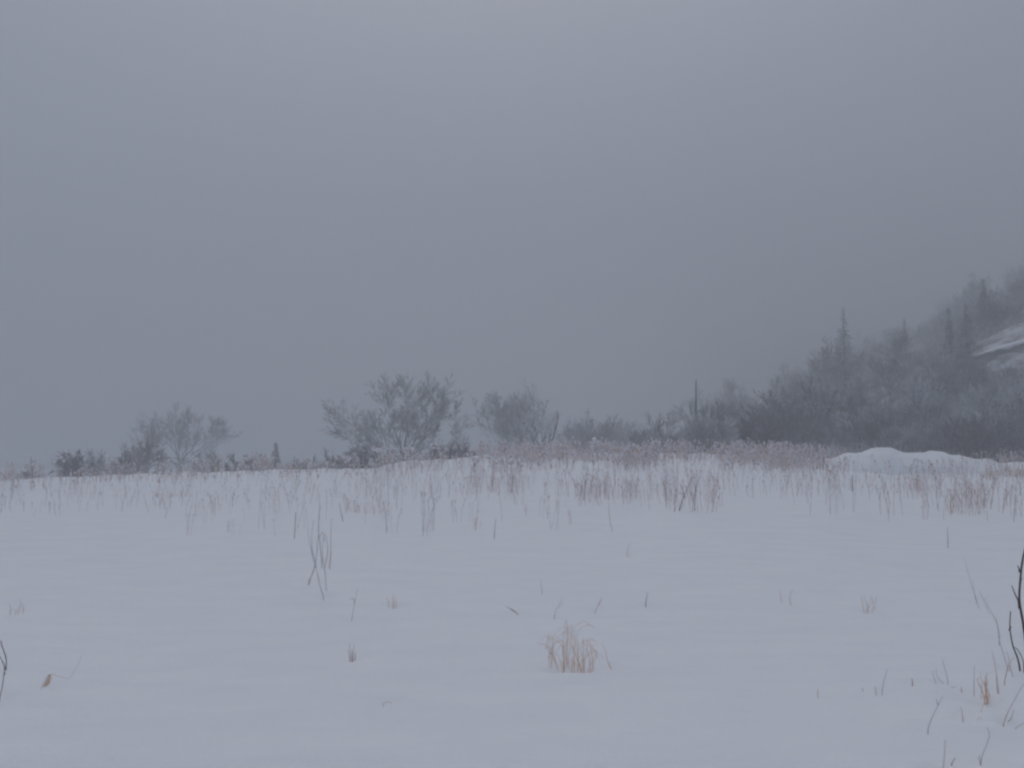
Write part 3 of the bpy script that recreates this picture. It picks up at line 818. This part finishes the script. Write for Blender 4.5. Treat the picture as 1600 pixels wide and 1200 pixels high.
P1('dead_stalk', 'grey stalk with a tan bent leaf, left of the centre foreground', 'weed', [[(549, 970), (552, 955), (555, 938), (559, 918)], [(554, 936), (549, 935), (546, 938)]], WEED_GREY, .0042)
P1('grass_tuft', 'small rust brown tuft left of centre, level with the bent leaf stalk', 'grass', [[(616, 947), (614, 938), (615, 929)], [(613, 947), (618, 938), (619, 932)], [(608, 946), (607, 940), (605, 933)], [(619, 946), (620, 938)]], STRAW, .005)
P1('grass_tuft', 'small reddish tuft alone in the snow, lower left of centre', 'grass', [[(549, 1029), (548, 1018), (546, 1005)], [(552, 1029), (552, 1018), (554, 1008)], [(555, 1027), (556, 1018)], [(547, 1028), (545, 1020), (543, 1015)], [(551, 1029), (550, 1015)]], WEED_RED, .0045)
P1('fallen_leaf_stem', 'small tan stem lying flat on the snow, lowest in the middle foreground', 'weed', [[(598, 1099), (605, 1097), (612, 1098)]], WEED_TAN, .003)
P1('weed_cluster', 'tall cluster of thin stalks with tangled tan feet, left of centre', 'weed', [
    [(506, 934), (500, 915), (494, 890), (488, 868), (484, 848), (481, 830)], [(510, 925), (508, 895), (504, 870), (505, 840)], [(482, 908), (489, 895), (494, 875), (496, 850), (499, 815), (499, 770)],
    [(503, 880), (500, 850), (497, 820), (501, 790)], [(516, 882), (517, 860), (517, 830), (518, 810)], [(508, 880), (512, 865), (511, 845), (508, 832)], [(494, 880), (488, 860), (487, 835), (490, 812)], [(507, 838), (503, 832), (498, 842)]], WEED_GREY, .0058)
P1('grass_tuft', 'tangled tan grass in the foot of the tall stalk cluster', 'grass', [[(484, 908), (488, 895), (492, 880), (488, 868)], [(506, 936), (501, 912), (496, 895)], [(503, 878), (506, 872), (512, 878)], [(514, 882), (515, 872), (518, 862)], [(512, 928), (509, 905), (506, 885)]], STRAW, .0045)
P1('dead_stalk', 'dark grey single stalk left of the tall stalk cluster', 'weed', [[(460, 842), (461, 825), (462, 800)]], WEED_DARK, .0085)
P1('dead_stalk', 'dark reddish stub leaning left, right of the tall stalk cluster', 'weed', [[(536, 815), (533, 800), (530, 786)]], WEED_DARK, .009)
P1('dead_stalk', 'tall thin grey upright stalk in the snow near the middle', 'weed', [[(661, 838), (662, 810), (661, 775)]], WEED_GREY, .0065)
P1('dead_stalk', 'short dark stalk in front of the reddish weeds, near the middle', 'weed', [[(772, 842), (773, 828), (775, 810)]], WEED_DARK, .007)
P1('dead_stalk', 'thin dark leaning stalk under the reddish clusters', 'weed', [[(957, 830), (953, 812), (951, 790)]], WEED_RED, .006)
P1('dead_stalk', 'dark leaning forked stalk in the darkest reddish cluster', 'weed', [[(1061, 798), (1067, 780), (1076, 758), (1080, 745)], [(1070, 775), (1064, 758)], [(1085, 798), (1087, 770), (1092, 745)]], WEED_DARK, .010)
P1('dead_stalk', 'black upright stub in front of the snow bank', 'weed', [[(1332, 768), (1332, 755), (1332, 742)]], OSIER, .018)
P1('dead_stalk', 'tiny dark stub half buried in the face of the snow bank', 'weed', [[(1286, 735), (1286, 715)]], WEED_DARK, .016)
P1('dead_stalk', 'curved dark grass stem at the right edge above the open snow', 'weed', [[(1584, 815), (1586, 790), (1594, 768), (1600, 760)]], WEED_GREY, .008)
# tan grass on a small lip of snow
foot = hit(590, 803); mb = MB()
for k in range(26):
    x = rg.uniform(540, 612); y = 795 + (x - 545) * .13 + rg.uniform(-2, 2)
    pline(mb, [(x, y), (x + rg.uniform(-2, 2), y - rg.uniform(3, 6)), (x + rg.uniform(-7, 7), y - rg.uniform(5, 15))], foot.y + rg.uniform(-.3, .3), .005, .002, n=3)
for i in range(len(mb.v)): mb.v[i] = mb.v[i] - foot
o = mb.build('grass_tuft', [WEED_TAN]); o.location = foot
tag(o, 'long low strip of tan dead grass on a lip of snow left of the middle', 'grass')
foot = hit(265, 777); mb = MB()
for k in range(18):
    x = rg.uniform(240, 292); y = 776 + rg.uniform(-2, 2)
    pline(mb, [(x, y), (x + rg.uniform(-2, 2), y - 4), (x + rg.uniform(-6, 6), y - rg.uniform(5, 10))], foot.y + rg.uniform(-.3, .3), .008, .004, n=3)
for i in range(len(mb.v)): mb.v[i] = mb.v[i] - foot
o = mb.build('grass_tuft', [WEED_TAN]); o.location = foot
tag(o, 'low ochre patch of dead grass in the snow at the left of the field', 'grass')
# left edge plants
P1('dead_stalk', 'brown forked twig curving at the left edge of the picture', 'weed', [[(-1, 1092), (4, 1070), (7, 1048), (10, 1035), (5, 1015), (-1, 1000)], [(10, 1035), (9, 1025), (3, 1008), (2, 1000)], [(8, 1042), (1, 1028), (-5, 1020)]], WEED_DARK, .0042)
P1('dead_stalk', 'bent fallen stalk with a tan leaf, lower left foreground', 'weed', [[(64, 1076), (70, 1064), (78, 1053), (92, 1057), (107, 1060), (112, 1055), (121, 1040), (127, 1024)]], WEED_GREY, .0022)
mbf = MB(); f2 = hit(66, 1076)
Pq = [at(66, 1075, f2.y), at(73, 1071, f2.y), at(80, 1055, f2.y + .03), at(77, 1053, f2.y)]
mbf.face([q - f2 for q in Pq]); mbf.face([(q - f2) + Vector((.004, .02, 0)) for q in Pq[:3]])
o = mbf.build('dead_leaf', [STRAW]); o.location = f2
tag(o, 'pointed tan dead leaf on the bent fallen stalk at the lower left', 'leaf')
P1('grass_tuft', 'small faint tan tuft near the left edge in open snow', 'grass', [[(16, 957), (17, 950), (15, 944)], [(24, 959), (27, 952), (34, 946)], [(36, 957), (37, 948), (33, 940)], [(28, 958), (32, 948), (31, 935)]], WEED_TAN, .0035)

build_ground()

# ------------------------------------------------------------------ fog
bpy.ops.mesh.primitive_cube_add(size=1, location=(0, 0, 0))
hz_o = bpy.context.object; hz_o.name = 'haze'
hz_o.dimensions = (840, 840, 130); hz_o.location = (0, 0, 130 / 2 - 8.0)
hm = bpy.data.materials.new('fog'); hm.use_nodes = True
ht = hm.node_tree; ht.nodes.clear()
ho = ht.nodes.new('ShaderNodeOutputMaterial'); pv = ht.nodes.new('ShaderNodeVolumePrincipled')
pv.inputs['Color'].default_value = (.775, .83, .89, 1)
pv.inputs['Density'].default_value = HAZE_DENSITY
pv.inputs['Anisotropy'].default_value = .15
ht.links.new(pv.outputs[0], ho.inputs['Volume'])
hz_o.data.materials.append(hm)
tag(hz_o, kind='stuff')
